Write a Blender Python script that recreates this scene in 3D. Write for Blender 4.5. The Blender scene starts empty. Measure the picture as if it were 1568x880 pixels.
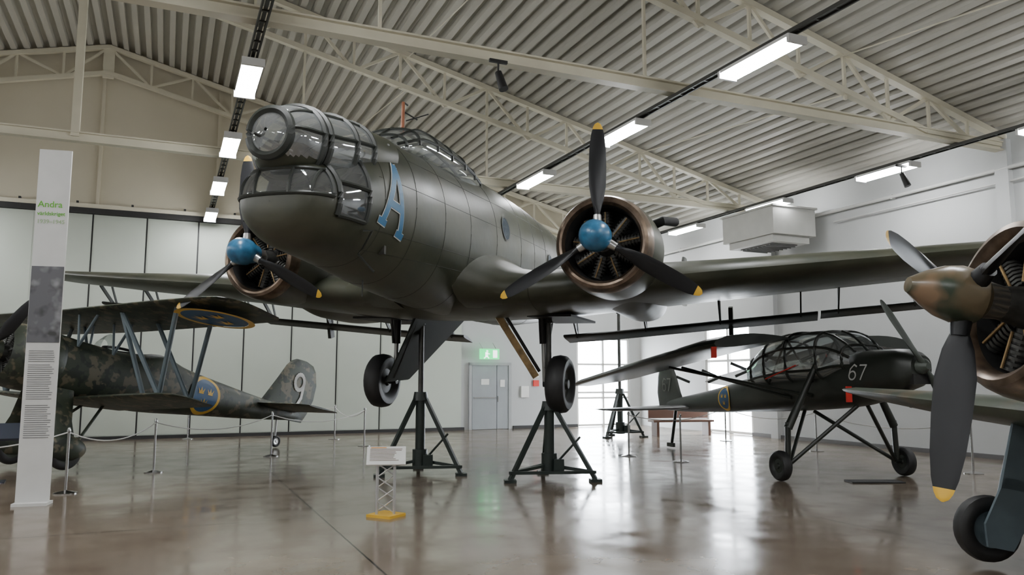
import bpy, bmesh, math, random
from mathutils import Vector, Matrix
random.seed(3)
V=Vector
# ---------------------------------------------------------------- materials
def newmat(name):
    m=bpy.data.materials.new(name); m.use_nodes=True
    nt=m.node_tree; b=nt.nodes['Principled BSDF']; return m,nt,b
def mat(name,col,rough=.5,metal=0,noise=0,nscale=3,bump=0,bscale=40,coat=0,emit=None,estr=0,spec=.5,col2=None):
    m,nt,b=newmat(name)
    b.inputs['Roughness'].default_value=rough; b.inputs['Metallic'].default_value=metal
    b.inputs['Specular IOR Level'].default_value=spec
    b.inputs['Base Color'].default_value=(*col,1)
    tc=nt.nodes.new('ShaderNodeTexCoord')
    n=nt.nodes.new('ShaderNodeTexNoise'); n.inputs['Scale'].default_value=nscale; n.inputs['Detail'].default_value=6
    nt.links.new(tc.outputs['Object'],n.inputs['Vector'])
    r=nt.nodes.new('ShaderNodeValToRGB')
    a=noise if noise else .05
    r.color_ramp.elements[0].position=.3; r.color_ramp.elements[1].position=.7
    r.color_ramp.elements[0].color=(*[c*(1-a) for c in col],1); r.color_ramp.elements[1].color=(*[min(1,c*(1+a)) for c in (col2 or col)],1)
    nt.links.new(n.outputs['Fac'],r.inputs['Fac']); nt.links.new(r.outputs['Color'],b.inputs['Base Color'])
    if bump:
        n2=nt.nodes.new('ShaderNodeTexNoise'); n2.inputs['Scale'].default_value=bscale
        nt.links.new(tc.outputs['Object'],n2.inputs['Vector'])
        bp=nt.nodes.new('ShaderNodeBump'); bp.inputs['Strength'].default_value=bump; bp.inputs['Distance'].default_value=.02
        nt.links.new(n2.outputs['Fac'],bp.inputs['Height']); nt.links.new(bp.outputs['Normal'],b.inputs['Normal'])
        rr=nt.nodes.new('ShaderNodeMapRange'); rr.inputs['To Min'].default_value=rough-.1; rr.inputs['To Max'].default_value=rough+.2
        nt.links.new(n.outputs['Fac'],rr.inputs['Value']); nt.links.new(rr.outputs[0],b.inputs['Roughness'])
    if emit: 
        b.inputs['Emission Color'].default_value=(*emit,1); b.inputs['Emission Strength'].default_value=estr
    return m
def camo(name,cols,scale=2.5,rough=.45,sharp=.06,thr=.53):
    m,nt,b=newmat(name); b.inputs['Roughness'].default_value=rough
    tc=nt.nodes.new('ShaderNodeTexCoord'); prev=None
    for i,c in enumerate(cols):
        if i==0:
            rgb=nt.nodes.new('ShaderNodeRGB'); rgb.outputs[0].default_value=(*c,1); prev=rgb.outputs[0]; continue
        mp=nt.nodes.new('ShaderNodeMapping'); mp.inputs['Location'].default_value=(i*7.3,i*3.1,i*1.7)
        n=nt.nodes.new('ShaderNodeTexNoise'); n.inputs['Scale'].default_value=scale*(1+.2*i); n.inputs['Detail'].default_value=2
        nt.links.new(tc.outputs['Object'],mp.inputs[0]); nt.links.new(mp.outputs[0],n.inputs['Vector'])
        r=nt.nodes.new('ShaderNodeValToRGB'); r.color_ramp.elements[0].position=thr; r.color_ramp.elements[1].position=thr+sharp
        mx=nt.nodes.new('ShaderNodeMix'); mx.data_type='RGBA'
        nt.links.new(n.outputs['Fac'],r.inputs['Fac']); nt.links.new(r.outputs['Color'],mx.inputs['Factor'])
        nt.links.new(prev,mx.inputs[6]); mx.inputs[7].default_value=(*c,1); prev=mx.outputs[2]
    nt.links.new(prev,b.inputs['Base Color']); return m
def glassmat(name,tint=(.8,.85,.85),fac=.25,milky=.06,edge=.5):
    m=bpy.data.materials.new(name); m.use_nodes=True; nt=m.node_tree; nt.nodes.clear()
    out=nt.nodes.new('ShaderNodeOutputMaterial'); t=nt.nodes.new('ShaderNodeBsdfTransparent'); t.inputs[0].default_value=(*tint,1)
    g=nt.nodes.new('ShaderNodeBsdfGlossy'); g.inputs['Roughness'].default_value=.05; g.inputs[0].default_value=(.95,.97,1,1)
    d=nt.nodes.new('ShaderNodeBsdfDiffuse'); d.inputs[0].default_value=(.75,.78,.78,1)
    f=nt.nodes.new('ShaderNodeLayerWeight'); f.inputs[0].default_value=.2
    mu=nt.nodes.new('ShaderNodeMath'); mu.operation='MULTIPLY'; mu.inputs[1].default_value=edge
    ad=nt.nodes.new('ShaderNodeMath'); ad.operation='ADD'; ad.inputs[1].default_value=fac; ad.use_clamp=True
    nt.links.new(f.outputs['Facing'],mu.inputs[0]); nt.links.new(mu.outputs[0],ad.inputs[0])
    m0=nt.nodes.new('ShaderNodeMixShader'); m0.inputs[0].default_value=milky
    nt.links.new(t.outputs[0],m0.inputs[1]); nt.links.new(d.outputs[0],m0.inputs[2])
    mx=nt.nodes.new('ShaderNodeMixShader'); nt.links.new(ad.outputs[0],mx.inputs[0]); nt.links.new(m0.outputs[0],mx.inputs[1]); nt.links.new(g.outputs[0],mx.inputs[2])
    nt.links.new(mx.outputs[0],out.inputs[0]); return m
OLIVE=mat('olive_paint',(.030,.037,.022),.40,noise=.25,nscale=1.6,bump=.14,bscale=4,col2=(.042,.042,.026))
OLIVE2=mat('olive_paint_dark',(.013,.016,.012),.5,noise=.15)
BLACK=mat('black_rubber',(.012,.012,.012),.55)
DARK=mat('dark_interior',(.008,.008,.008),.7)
BLADE=mat('propeller_blade_grey',(.008,.0085,.010),.42,noise=.1,spec=.35)
YEL=mat('yellow_paint',(.72,.43,.04),.4)
BLUEHUB=mat('hub_blue',(.035,.14,.26),.28,noise=.3,nscale=9)
BLUE=mat('roundel_blue',(.02,.08,.19),.45)
LBLUE=mat('letter_blue',(.035,.14,.27),.45)
WHITE=mat('white_paint',(.75,.75,.72),.5)
COPPER=mat('burnt_copper',(.17,.125,.09),.32,metal=.75,noise=.5,nscale=6)
STEEL=mat('bare_steel',(.45,.45,.44),.3,metal=.9)
ENG=mat('engine_metal',(.07,.07,.065),.45,metal=.6,noise=.3,nscale=10)
BRONZE=mat('bronze_strut',(.30,.20,.09),.4,metal=.4,noise=.4,nscale=8)
GLASS=glassmat('perspex',(.86,.9,.9),.18,.20)
GLASS2=glassmat('perspex_clear',(.9,.94,.94),.14,.09)
GLASS3=glassmat('perspex_cabin',(.85,.9,.9),.2,.16)
WGLASS=glassmat('window_glass',(.99,.99,1),.03,0,.1)
JACKG=mat('jack_green',(.012,.02,.016),.45)
BGREY=mat('blue_grey_paint',(.09,.12,.135),.45,noise=.15)
CAM1=camo('fighter_mottle',[(.028,.036,.022),(.105,.092,.058),(.014,.019,.013)],3.6,.5,.05,.54)
CAM2=camo('fighter_green_brown',[(.11,.085,.048),(.030,.043,.026),(.20,.13,.075)],2.2,.3,.10,.54)
STO=mat('scout_dark_green',(.015,.018,.014),.40,noise=.2,nscale=1.5)
BRED=mat('red_cloth',(.6,.03,.02),.6)
CHROME=mat('post_steel',(.5,.5,.5),.2,metal=1)
ROPE=mat('rope_white',(.6,.6,.58),.6)
# ---------------------------------------------------------------- mesh builder
class MB:
    def __init__(s): s.v=[];s.f=[];s.m=[];s.s=[]
    def add(s,vs,fs,m=0,sm=False):
        o=len(s.v); s.v+= [tuple(x) for x in vs]
        for i,f in enumerate(fs):
            s.f.append([o+k for k in f]); s.m.append(m[i] if isinstance(m,list) else m); s.s.append(sm)
    def box(s,c,d,m=0,M=None):
        c=V(c); x,y,z=[k/2 for k in d]
        vs=[V((i*x,j*y,k*z)) for i in(-1,1) for j in(-1,1) for k in(-1,1)]
        if M is not None: vs=[M@q for q in vs]
        s.add([q+c for q in vs],[(0,1,3,2),(4,6,7,5),(0,4,5,1),(2,3,7,6),(0,2,6,4),(1,5,7,3)],m)
    def beam(s,p,q,w,h,m=0,up=V((0,0,1))):
        p=V(p);q=V(q);d=(q-p).normalized()
        if abs(d.dot(up))>.99: up=V((1,0,0))
        a=d.cross(up).normalized()*w/2; b=a.cross(d).normalized()*h/2
        vs=[p-a-b,p+a-b,p+a+b,p-a+b,q-a-b,q+a-b,q+a+b,q-a+b]
        s.add(vs,[(0,1,2,3),(7,6,5,4),(0,4,5,1),(1,5,6,2),(2,6,7,3),(3,7,4,0)],m)
    def frame(s,ax):
        ax=V(ax).normalized(); u=ax.cross(V((0,0,1)))
        if u.length<.05: u=ax.cross(V((1,0,0)))
        u.normalize(); return ax,u,ax.cross(u)
    def lathe(s,o,ax,prof,n=24,m=0,sm=True):
        o=V(o);ax,u,w=s.frame(ax); vs=[];fs=[]; ml=[]
        for (t,r) in [p[:2] for p in prof]:
            for i in range(n):
                a=2*math.pi*i/n; vs.append(o+ax*t+(u*math.cos(a)+w*math.sin(a))*r)
        for j in range(len(prof)-1):
            for i in range(n):
                fs.append((j*n+i,j*n+(i+1)%n,(j+1)*n+(i+1)%n,(j+1)*n+i)); ml.append(prof[j][2] if len(prof[j])>2 else m)
        s.add(vs,fs,ml,sm)
    def cyl(s,p,q,r,r2=None,n=12,m=0,sm=True):
        p=V(p);q=V(q);L=(q-p).length; r2=r if r2 is None else r2
        s.lathe(p,q-p,[(0,.0001),(0,r),(L,r2),(L,.0001)],n,m,sm)
    def sphere(s,c,r,m=0,nu=20,nv=12):
        r=(r,r,r) if not hasattr(r,'__len__') else r
        rings=[[V(c)+V((r[0]*math.cos(math.pi*j/nv),r[1]*math.sin(math.pi*j/nv)*math.cos(2*math.pi*i/nu),r[2]*math.sin(math.pi*j/nv)*math.sin(2*math.pi*i/nu))) for i in range(nu)] for j in range(nv+1)]
        s.loft(rings,m)
    def loft(s,rings,m=0,sm=True,cap=False,sel=None):
        n=len(rings[0]); vs=[p for r in rings for p in r]; fs=[];ml=[]
        for j in range(len(rings)-1):
            for i in range(n):
                f=(j*n+i,j*n+(i+1)%n,(j+1)*n+(i+1)%n,(j+1)*n+i)
                if sel:
                    c=sum((V(vs[k]) for k in f),V())/4; k=sel(c)
                    if k is None: continue
                    ml.append(k)
                else: ml.append(m)
                fs.append(f)
        if cap:
            fs.append(tuple(range(n))[::-1]); fs.append(tuple(range(len(vs)-n,len(vs)))); ml+=[m,m]
        s.add(vs,fs,ml,sm)
    def tube(s,pts,r,m=0,n=6,closed=False):
        pts=[V(p) for p in pts]; N=len(pts); rings=[]
        for i,p in enumerate(pts):
            a=pts[(i-1)%N] if (closed or i>0) else p; b=pts[(i+1)%N] if (closed or i<N-1) else p
            d=(b-a); 
            if d.length<1e-6: d=V((1,0,0))
            _,u,w=s.frame(d)
            rings.append([p+(u*math.cos(2*math.pi*k/n)+w*math.sin(2*math.pi*k/n))*r for k in range(n)])
        if closed: rings.append(rings[0])
        s.loft(rings,m)
    def wing(s,secs,m=0,n=14,camber=.25,sel=None):
        rings=[]
        for LE,TE,th in secs:
            LE=V(LE);TE=V(TE); up=[];lo=[]
            for k in range(n+1):
                t=.5*(1-math.cos(math.pi*k/n)); yt=5*(.2969*math.sqrt(t)-.126*t-.3516*t*t+.2843*t**3-.1036*t**4)*th
                cm=camber*th*4*t*(1-t)
                base=LE+(TE-LE)*t
                up.append(base+V((0,0,yt+cm))); lo.append(base+V((0,0,-yt+cm)))
            rings.append(up[::-1]+lo[1:-1])
        s.loft(rings,m,True,True,None)
    def obj(s,name,mats,parent=None,loc=None,rot=None,autosm=True):
        me=bpy.data.meshes.new(name); me.from_pydata(s.v,[],s.f)
        for mm in mats: me.materials.append(mm)
        for p,mi,sm in zip(me.polygons,s.m,s.s): p.material_index=mi; p.use_smooth=sm
        bm=bmesh.new(); bm.from_mesh(me); bmesh.ops.remove_doubles(bm,verts=bm.verts,dist=.0003)
        bmesh.ops.recalc_face_normals(bm,faces=bm.faces)
        for e in bm.edges:
            if len(e.link_faces)==2 and e.calc_face_angle(0)>math.radians(38): e.smooth=False
        bm.to_mesh(me); bm.free()
        o=bpy.data.objects.new(name,me); bpy.context.scene.collection.objects.link(o)
        if parent: o.parent=parent
        if loc: o.location=loc
        if rot: o.rotation_euler=rot
        return o
def empty(name,loc,rot=(0,0,0)):
    e=bpy.data.objects.new(name,None); e.location=loc; e.rotation_mode='XYZ'; e.rotation_euler=rot
    e.empty_display_size=.3; bpy.context.scene.collection.objects.link(e); return e
class Surf:
    """fuselage body: stations (x,top,bottom,halfwidth)"""
    def __init__(s,st,n=2.3): s.st=sorted(st); s.n=n
    def at(s,x):
        st=s.st
        if x<=st[0][0]: return st[0][1:]
        if x>=st[-1][0]: return st[-1][1:]
        for i in range(len(st)-1):
            if st[i][0]<=x<=st[i+1][0]: break
        a,b=st[i],st[i+1]; h=b[0]-a[0]; t=(x-a[0])/h; out=[]
        for k in (1,2,3):
            def tan(j):
                if j==0 : return (st[1][k]-st[0][k])/(st[1][0]-st[0][0])
                if j==len(st)-1: return (st[j][k]-st[j-1][k])/(st[j][0]-st[j-1][0])
                d1=(st[j][k]-st[j-1][k])/(st[j][0]-st[j-1][0]); d2=(st[j+1][k]-st[j][k])/(st[j+1][0]-st[j][0])
                return 0 if d1*d2<=0 else 2*d1*d2/(d1+d2)
            t0,t1=tan(i),tan(i+1)
            out.append((2*t**3-3*t*t+1)*a[k]+(t**3-2*t*t+t)*h*t0+(-2*t**3+3*t*t)*b[k]+(t**3-t*t)*h*t1)
        return out
    def ring(s,x,N=48):
        T,B,W=s.at(x); zc=(T+B)/2; hh=(T-B)/2; r=[]
        for i in range(N):
            a=2*math.pi*i/N; c,q=math.cos(a),math.sin(a)
            r.append(V((x,W*math.copysign(abs(c)**(2/s.n),c),zc+hh*math.copysign(abs(q)**(2/s.n),q))))
        return r
    def y(s,x,z):
        T,B,W=s.at(x); zc=(T+B)/2; hh=(T-B)/2; q=min(.999,abs((z-zc)/hh))
        return W*(1-q**s.n)**(1/s.n)
    def build(s,mb,m=0,step=.12,N=48,sel=None,x0=None,x1=None):
        a=s.st[0][0] if x0 is None else x0; b=s.st[-1][0] if x1 is None else x1
        k=max(2,int((b-a)/step)); xs=[a+(b-a)*i/k for i in range(k+1)]
        mb.loft([s.ring(x,N) for x in xs],m,True,sel is None,sel)
def stroke(mb,pts,w,f,m=0,sub=6):
    P=[V((p[0],p[1],0)) for p in pts]
    for a,b in zip(P[:-1],P[1:]):
        d=(b-a).normalized(); n=V((-d.y,d.x,0))*w/2; a2=a-d*w*.25; b2=b+d*w*.25
        vs=[];fs=[]
        for i in range(sub+1):
            c=a2+(b2-a2)*i/sub
            vs+= [f((c+n).x,(c+n).y),f((c-n).x,(c-n).y)]
        for i in range(sub): fs.append((2*i,2*i+1,2*i+3,2*i+2))
        mb.add(vs,fs,m)
def arc(cx,cy,rx,ry,a0,a1,n=14): return [(cx+rx*math.cos(math.radians(a0+(a1-a0)*i/n)),cy+ry*math.sin(math.radians(a0+(a1-a0)*i/n))) for i in range(n+1)]
def disc(mb,cx,cy,r0,r1,f,m,n=40,k=4):
    vs=[f(cx+(r0+(r1-r0)*j/k)*math.cos(2*math.pi*i/n),cy+(r0+(r1-r0)*j/k)*math.sin(2*math.pi*i/n)) for j in range(k+1) for i in range(n)]
    mb.add(vs,[(j*n+i,j*n+(i+1)%n,(j+1)*n+(i+1)%n,(j+1)*n+i) for j in range(k) for i in range(n)],m)
def roundel(mb,cx,cy,R,f,fy,fc,mb_,my):
    disc(mb,cx,cy,0.0,R*.84,f,mb_); disc(mb,cx,cy,R*.84,R,fy,my)
    s=R*.36
    for dx,dy in ((-.30,.22),(.30,.22),(0,-.34)):
        x,y=cx+dx*R,cy+dy*R
        def q(*p): mb.add([fc(x+a*s,y+b*s) for a,b in p],[tuple(range(len(p)))],my)
        q((-.42,-.45),(.42,-.45),(.42,-.2),(-.42,-.2)); q((-.42,-.18),(-.15,-.18),(-.6,.4)); q((.42,-.18),(.15,-.18),(.6,.4)); q((-.2,-.18),(.2,-.18),(0,.55))
def blade(mb,phi,R,chord=.22,hub=(0,0,0),m=0,my=1,r0=.16,ytip=.13,pitch=28,tw=30):
    a=math.radians(phi); rad=V((0,math.cos(a),math.sin(a))); tan=V((0,-math.sin(a),math.cos(a))); ax=V((1,0,0))
    rs=[(0,.30),(.08,.35),(.2,.75),(.35,1),(.55,1.0),(.75,.9),(.88,.72),(.955,.5),(.985,.32),(1,.06)]
    xs=[]
    for i in range(len(rs)-1):
        for j in range(3):
            t=j/3; xs.append((rs[i][0]*(1-t)+rs[i+1][0]*t, rs[i][1]*(1-t)+rs[i+1][1]*t))
    xs.append(rs[-1]); rings=[]
    for t,c in xs:
        r=r0+(R-r0)*t; th=(.09*(1-t)**2+.014)*min(1,c*3); be=math.radians(pitch+tw*(1-t)**1.5)
        cd=tan*math.cos(be)+ax*math.sin(be); nd=ax*math.cos(be)-tan*math.sin(be)
        rings.append([V(hub)+rad*r+cd*(c*chord/2*math.cos(k*math.pi/5))+nd*(th/2*math.sin(k*math.pi/5)) for k in range(10)])
    H=V(hub); mb.loft(rings,m,True,True)
    for i,f in enumerate(mb.f):
        if mb.m[i]==m:
            c=sum((V(mb.v[k]) for k in f),V())/len(f)-H
            if c.dot(rad)>R-ytip: mb.m[i]=my
def engine(mb,x,y,z,r,m,n=9,mr=None):
    mb.cyl((x-.1,y,z),(x+.28,y,z),.2,.13,16,m)
    for i in range(n):
        a=2*math.pi*i/n+.2; d=V((0,math.cos(a),math.sin(a))); c=V((x,y,z))
        for k in range(7):
            rr=.2+(r-.22)*k/6; mb.cyl(c+d*rr,c+d*(rr+.025),.105-.003*k,None,10,m)
        mb.cyl(c+d*.15,c+d*r,.075,.07,8,m); mb.cyl(c+d*(.2)+V((.11,0,0)),c+d*r+V((.1,0,0)),.012,None,6,m if mr is None else mr)
def wheel(mb,c,ax,R,w,mt=0,mh=1):
    mb.lathe(c,ax,[(-w*.35,R*.55,mt),(-w*.48,R*.7,mt),(-w*.46,R*.85,mt),(-w*.3,R*.965,mt),(0,R,mt),(w*.3,R*.965,mt),(w*.46,R*.85,mt),(w*.48,R*.7,mt),(w*.35,R*.55,mt)],28,mt)
    for s in(-1,1): mb.lathe(c,ax,[(s*w*.35,R*.56),(s*w*.25,R*.45),(s*w*.3,R*.2),(s*w*.42,R*.15),(s*w*.42,.001)],24,mh)

# ---------------------------------------------------------------- BUILDING  local (b,a,z), rotated
ANG=math.radians(23.7); RZ=(0,0,ANG)
cA,sA=math.cos(ANG),math.sin(ANG)
def BW(b,a,z=0): return V((b*cA-a*sA, b*sA+a*cA, z))
BR,BL,AF,AN,RID,ZR,ZE=16.8,-20.8,25.9,-9.0,-2.0,11.75,7.15
SL=(ZR-ZE)/(BR-RID)
def roofz(b): return ZR-SL*abs(b-RID)
def floormat():
    m,nt,b=newmat('polished_concrete'); tc=nt.nodes.new('ShaderNodeTexCoord')
    n=nt.nodes.new('ShaderNodeTexNoise'); n.inputs['Scale'].default_value=.35; n.inputs['Detail'].default_value=8; n.inputs['Roughness'].default_value=.65
    nt.links.new(tc.outputs['Object'],n.inputs['Vector'])
    r=nt.nodes.new('ShaderNodeValToRGB'); r.color_ramp.elements[0].position=.3; r.color_ramp.elements[1].position=.72
    r.color_ramp.elements[0].color=(.125,.095,.069,1); r.color_ramp.elements[1].color=(.24,.195,.148,1)
    nt.links.new(n.outputs['Fac'],r.inputs['Fac'])
    sp=nt.nodes.new('ShaderNodeSeparateXYZ'); nt.links.new(tc.outputs['Object'],sp.inputs[0])
    def line(o,off):
        a=nt.nodes.new('ShaderNodeMath'); a.operation='ADD'; a.inputs[1].default_value=off; nt.links.new(sp.outputs[o],a.inputs[0])
        p=nt.nodes.new('ShaderNodeMath'); p.operation='PINGPONG'; p.inputs[1].default_value=2.9; nt.links.new(a.outputs[0],p.inputs[0])
        l=nt.nodes.new('ShaderNodeMath'); l.operation='LESS_THAN'; l.inputs[1].default_value=.012; nt.links.new(p.outputs[0],l.inputs[0]); return l
    l1=line(0,3.9); l2=line(1,1.2); mx=nt.nodes.new('ShaderNodeMath'); mx.operation='MAXIMUM'
    nt.links.new(l1.outputs[0],mx.inputs[0]); nt.links.new(l2.outputs[0],mx.inputs[1])
    mc=nt.nodes.new('ShaderNodeMix'); mc.data_type='RGBA'; nt.links.new(mx.outputs[0],mc.inputs['Factor']); nt.links.new(r.outputs['Color'],mc.inputs[6]); mc.inputs[7].default_value=(.02,.018,.015,1)
    nt.links.new(mc.outputs[2],b.inputs['Base Color'])
    n3=nt.nodes.new('ShaderNodeTexNoise'); n3.inputs['Scale'].default_value=1.5; n3.inputs['Detail'].default_value=7; nt.links.new(tc.outputs['Object'],n3.inputs['Vector'])
    rr=nt.nodes.new('ShaderNodeMapRange'); rr.inputs['From Min'].default_value=.3; rr.inputs['From Max'].default_value=.7; rr.inputs['To Min'].default_value=.08; rr.inputs['To Max'].default_value=.24
    nt.links.new(n3.outputs['Fac'],rr.inputs['Value']); nt.links.new(rr.outputs[0],b.inputs['Roughness'])
    b.inputs['IOR'].default_value=1.6
    n2=nt.nodes.new('ShaderNodeTexNoise'); n2.inputs['Scale'].default_value=1.2; nt.links.new(tc.outputs['Object'],n2.inputs['Vector'])
    bp=nt.nodes.new('ShaderNodeBump'); bp.inputs['Strength'].default_value=.08; bp.inputs['Distance'].default_value=.03
    nt.links.new(n2.outputs['Fac'],bp.inputs['Height']); nt.links.new(bp.outputs['Normal'],b.inputs['Normal'])
    return m
mb=MB(); mb.box(((BL+BR)/2,(AF+AN)/2,-.1),(BR-BL+.4,AF-AN+.4,.2)); mb.obj('floor',[floormat()],rot=RZ)
WALLW=mat('wall_white',(.44,.45,.445),.6,noise=.03,nscale=1)
WALLB=mat('wall_beige',(.56,.515,.40),.65,noise=.04,nscale=.6)
PANEL=mat('hangar_door_panel',(.47,.51,.445),.5,noise=.04,nscale=.6)
SEAM=mat('dark_seam',(.02,.02,.02),.6)
STRUCT=mat('truss_cream',(.60,.565,.445),.5,noise=.06,nscale=2)
DECK=mat('roof_deck',(.42,.405,.355),.5,noise=.04,nscale=.5)
DOORG=mat('door_grey',(.28,.30,.31),.45)
mb=MB(); prof=[]; b=BL; p=.32
while b<BR:
    for db,dz in((0,0),(.12,0),(.14,.16),(.28,.16),(.30,0)):
        if b+db<=BR+.02: prof.append((b+db,roofz(b+db)+dz))
    b+=p
vs=[];fs=[]
for q in prof: vs+=[(q[0],AN,q[1]),(q[0],AF+.1,q[1])]
for i in range(len(prof)-1): fs.append((2*i,2*i+1,2*i+3,2*i+2))
mb.add(vs,fs,0); mb.obj('ceiling',[DECK],rot=RZ)
D0,D1=19.6,21.9; DH=3.7
mb=MB()
mb.box((BR+.1,(AN+D0)/2,3.7),(.2,D0-AN,7.4)); mb.box((BR+.1,(D1+AF)/2,3.7),(.2,AF-D1,7.4)); mb.box((BR+.1,(D0+D1)/2,(DH+7.4)/2),(.2,D1-D0,7.4-DH))
for a in (3.8,11.1,18.5): mb.box((BR-.08,a,3.5),(.16,.3,7))
mb.obj('wall_right',[WALLW],rot=RZ)
mb=MB(); mb.box((BL-.1,(AN+AF)/2,3.7),(.2,AF-AN,7.4)); mb.obj('wall_left',[WALLW],rot=RZ)
mb=MB(); mb.cyl((BR-.12,AN+.5,6.35),(BR-.12,AF-.5,6.35),.045,n=10); mb.cyl((BR-.12,AN+.5,6.05),(BR-.12,15.9,6.05),.02,n=8)
for a in range(-7,25,3): mb.box((BR-.07,a,6.35),(.14,.05,.12))
mb.obj('wall_pipe',[mat('pipe_white',(.5,.5,.48),.4)],rot=RZ)
def gable(mb,a,t,m=0):
    pts=[(BL,0),(BR,0),(BR,roofz(BR)+.22),(RID,roofz(RID)+.22),(BL,roofz(BL)+.22)]
    vs=[(q[0],a,q[1]) for q in pts]+[(q[0],a+t,q[1]) for q in pts]; n=5
    mb.add(vs,[tuple(range(5)),tuple(range(9,4,-1))]+[(i,(i+1)%n,(i+1)%n+n,i+n) for i in range(n)],m)
mb=MB(); gable(mb,AN-.2,.2); mb.obj('wall_near',[WALLW],rot=RZ)
G0,G1,GH=14.0,16.3,3.3; ZB=6.7
mb=MB()
mb.box(((BL+G0)/2,AF+.1,ZB/2),(G0-BL,.2,ZB),0); mb.box(((G1+BR)/2,AF+.1,ZB/2),(BR-G1,.2,ZB),0); mb.box(((G0+G1)/2,AF+.1,(GH+ZB)/2),(G1-G0,.2,ZB-GH),0)
pts=[(BL,ZB),(BR,ZB),(BR,ZE+.22),(RID,ZR+.22),(BL,roofz(BL)+.22)]
vs=[(q[0],AF,q[1]) for q in pts]; mb.add(vs,[(0,1,2,3,4)],1)
for b in [-12,-9,-5.3,-2.1,1.2,4.5,7.8,11.1,14.4]: mb.box((b,AF-.04,(ZB+roofz(b))/2),(.09,.08,roofz(b)-ZB),1)
mb.obj('wall_far',[WALLW,WALLB],rot=RZ)
mb=MB(); b=-2.18-1.45*12; i=0
while b<9.4:
    w=min(1.45,9.5-b)
    mb.box((b+w/2,AF-.06,3.32),(w-.045,.12,6.5),0)
    mb.box((b,AF-.05,3.32),(.05,.10,6.5),1)
    mb.box((b+w/2,AF-.125,3.32),(w-.12,.012,6.4),0)
    b+=1.45
mb.box(((BL+9.5)/2,AF-.12,6.66),(9.5-BL,.24,.16),1)
mb.box(((BL+9.5)/2,AF-.16,6.8),(9.5-BL,.2,.12),2)
b=-20
while b<9.4: mb.box((b,AF-.2,6.78),(.06,.1,.3),1); b+=1.45
mb.obj('hangar_door',[PANEL,SEAM,STRUCT],rot=RZ)
mb=MB(); mb.box(((BL+9.5)/2,AF-.15,.05),(9.5-BL,.06,.1)); mb.box(((11.4+G0)/2,AF-.03,.05),(G0-11.4,.06,.1)); mb.obj('baseboard_far',[SEAM],rot=RZ)
mb=MB(); mb.box((BR-.03,(AN+D0)/2,.05),(.06,D0-AN,.1)); mb.obj('baseboard_right',[mat('baseboard_grey',(.12,.12,.12),.5)],rot=RZ)
mb=MB(); c=10.5
for x in(-.75,.75): mb.box((c+x,AF-.06,1.15),(.1,.1,2.3),0)
mb.box((c,AF-.06,2.28),(1.6,.1,.1),0)
mb.box((c-.22,AF-.05,1.12),(.92,.06,2.22),1); mb.box((c+.48,AF-.05,1.12),(.44,.06,2.22),1)
mb.box((c-.22,AF-.09,1.1),(.8,.02,.04),2); mb.box((c+.3,AF-.09,1.05),(.03,.05,.2),2)
mb.box((c-.2,AF-.09,1.65),(.3,.01,.2),3); mb.box((c+.46,AF-.09,1.6),(.18,.01,.25),3)
mb.obj('door_1',[mat('door_frame',(.34,.35,.35),.5),DOORG,STEEL,WHITE],rot=RZ)
e=empty('exit_sign',BW(10.35,AF-.35,2.62),RZ)
GR=mat('exit_green',(.01,.4,.12),.4,emit=(.02,.8,.22),estr=2.2)
WE=mat('exit_white',(.9,.9,.9),.4,emit=(1,1,1),estr=2.5)
mb=MB(); mb.box((0,0,0),(.72,.08,.36),0); mb.obj('sign_body',[GR],e)
mb=MB(); mb.box((-.12,-.045,-.02),(.10,.01,.16),0); mb.sphere((-.1,-.05,.1),.035); mb.beam((-.12,-.045,-.08),(-.22,-.045,-.15),.01,.035); mb.beam((-.1,-.045,-.08),(-.03,-.045,-.15),.01,.035); mb.beam((-.15,-.045,.03),(0,-.045,0),.01,.03)
mb.box((.2,-.045,0),(.16,.01,.26),0); mb.obj('sign_pictogram',[WE],e)
mb=MB(); mb.cyl((-.25,0,.18),(-.25,.3,.4),.01); mb.cyl((.25,0,.18),(.25,.3,.4),.01); mb.obj('sign_bracket',[STEEL],e)
mb=MB()
for x in (G0+.04,G0+1.15,G1-.04): mb.box((x,AF+.08,GH/2),(.08,.1,GH))
for z in (.05,1.05,1.25,2.3,GH-.04): mb.box(((G0+G1)/2,AF+.08,z),(G1-G0,.1,.07))
mb.add([(G0,AF+.1,0),(G1,AF+.1,0),(G1,AF+.1,GH),(G0,AF+.1,GH)],[(0,1,2,3)],1); mb.obj('window_1',[WHITE,WGLASS],rot=RZ)
mb=MB()
for x in (D0+.05,D0+1.15,D1-.05): mb.box((BR+.08,x,DH/2),(.1,.1,DH))
for z in (.05,1.1,2.35,DH-.05): mb.box((BR+.08,(D0+D1)/2,z),(.1,D1-D0,.08))
mb.add([(BR+.1,D0,0),(BR+.1,D1,0),(BR+.1,D1,DH),(BR+.1,D0,DH)],[(0,1,2,3)],1); mb.obj('window_2',[WHITE,WGLASS],rot=RZ)
mb=MB(); mb.box((18,36.2,-.25),(60,20,.2)); mb.box((28.2,12,-.25),(22,28,.2)); mb.obj('ground_outside',[mat('apron_concrete',(.6,.6,.58),.8)],rot=RZ)
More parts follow.
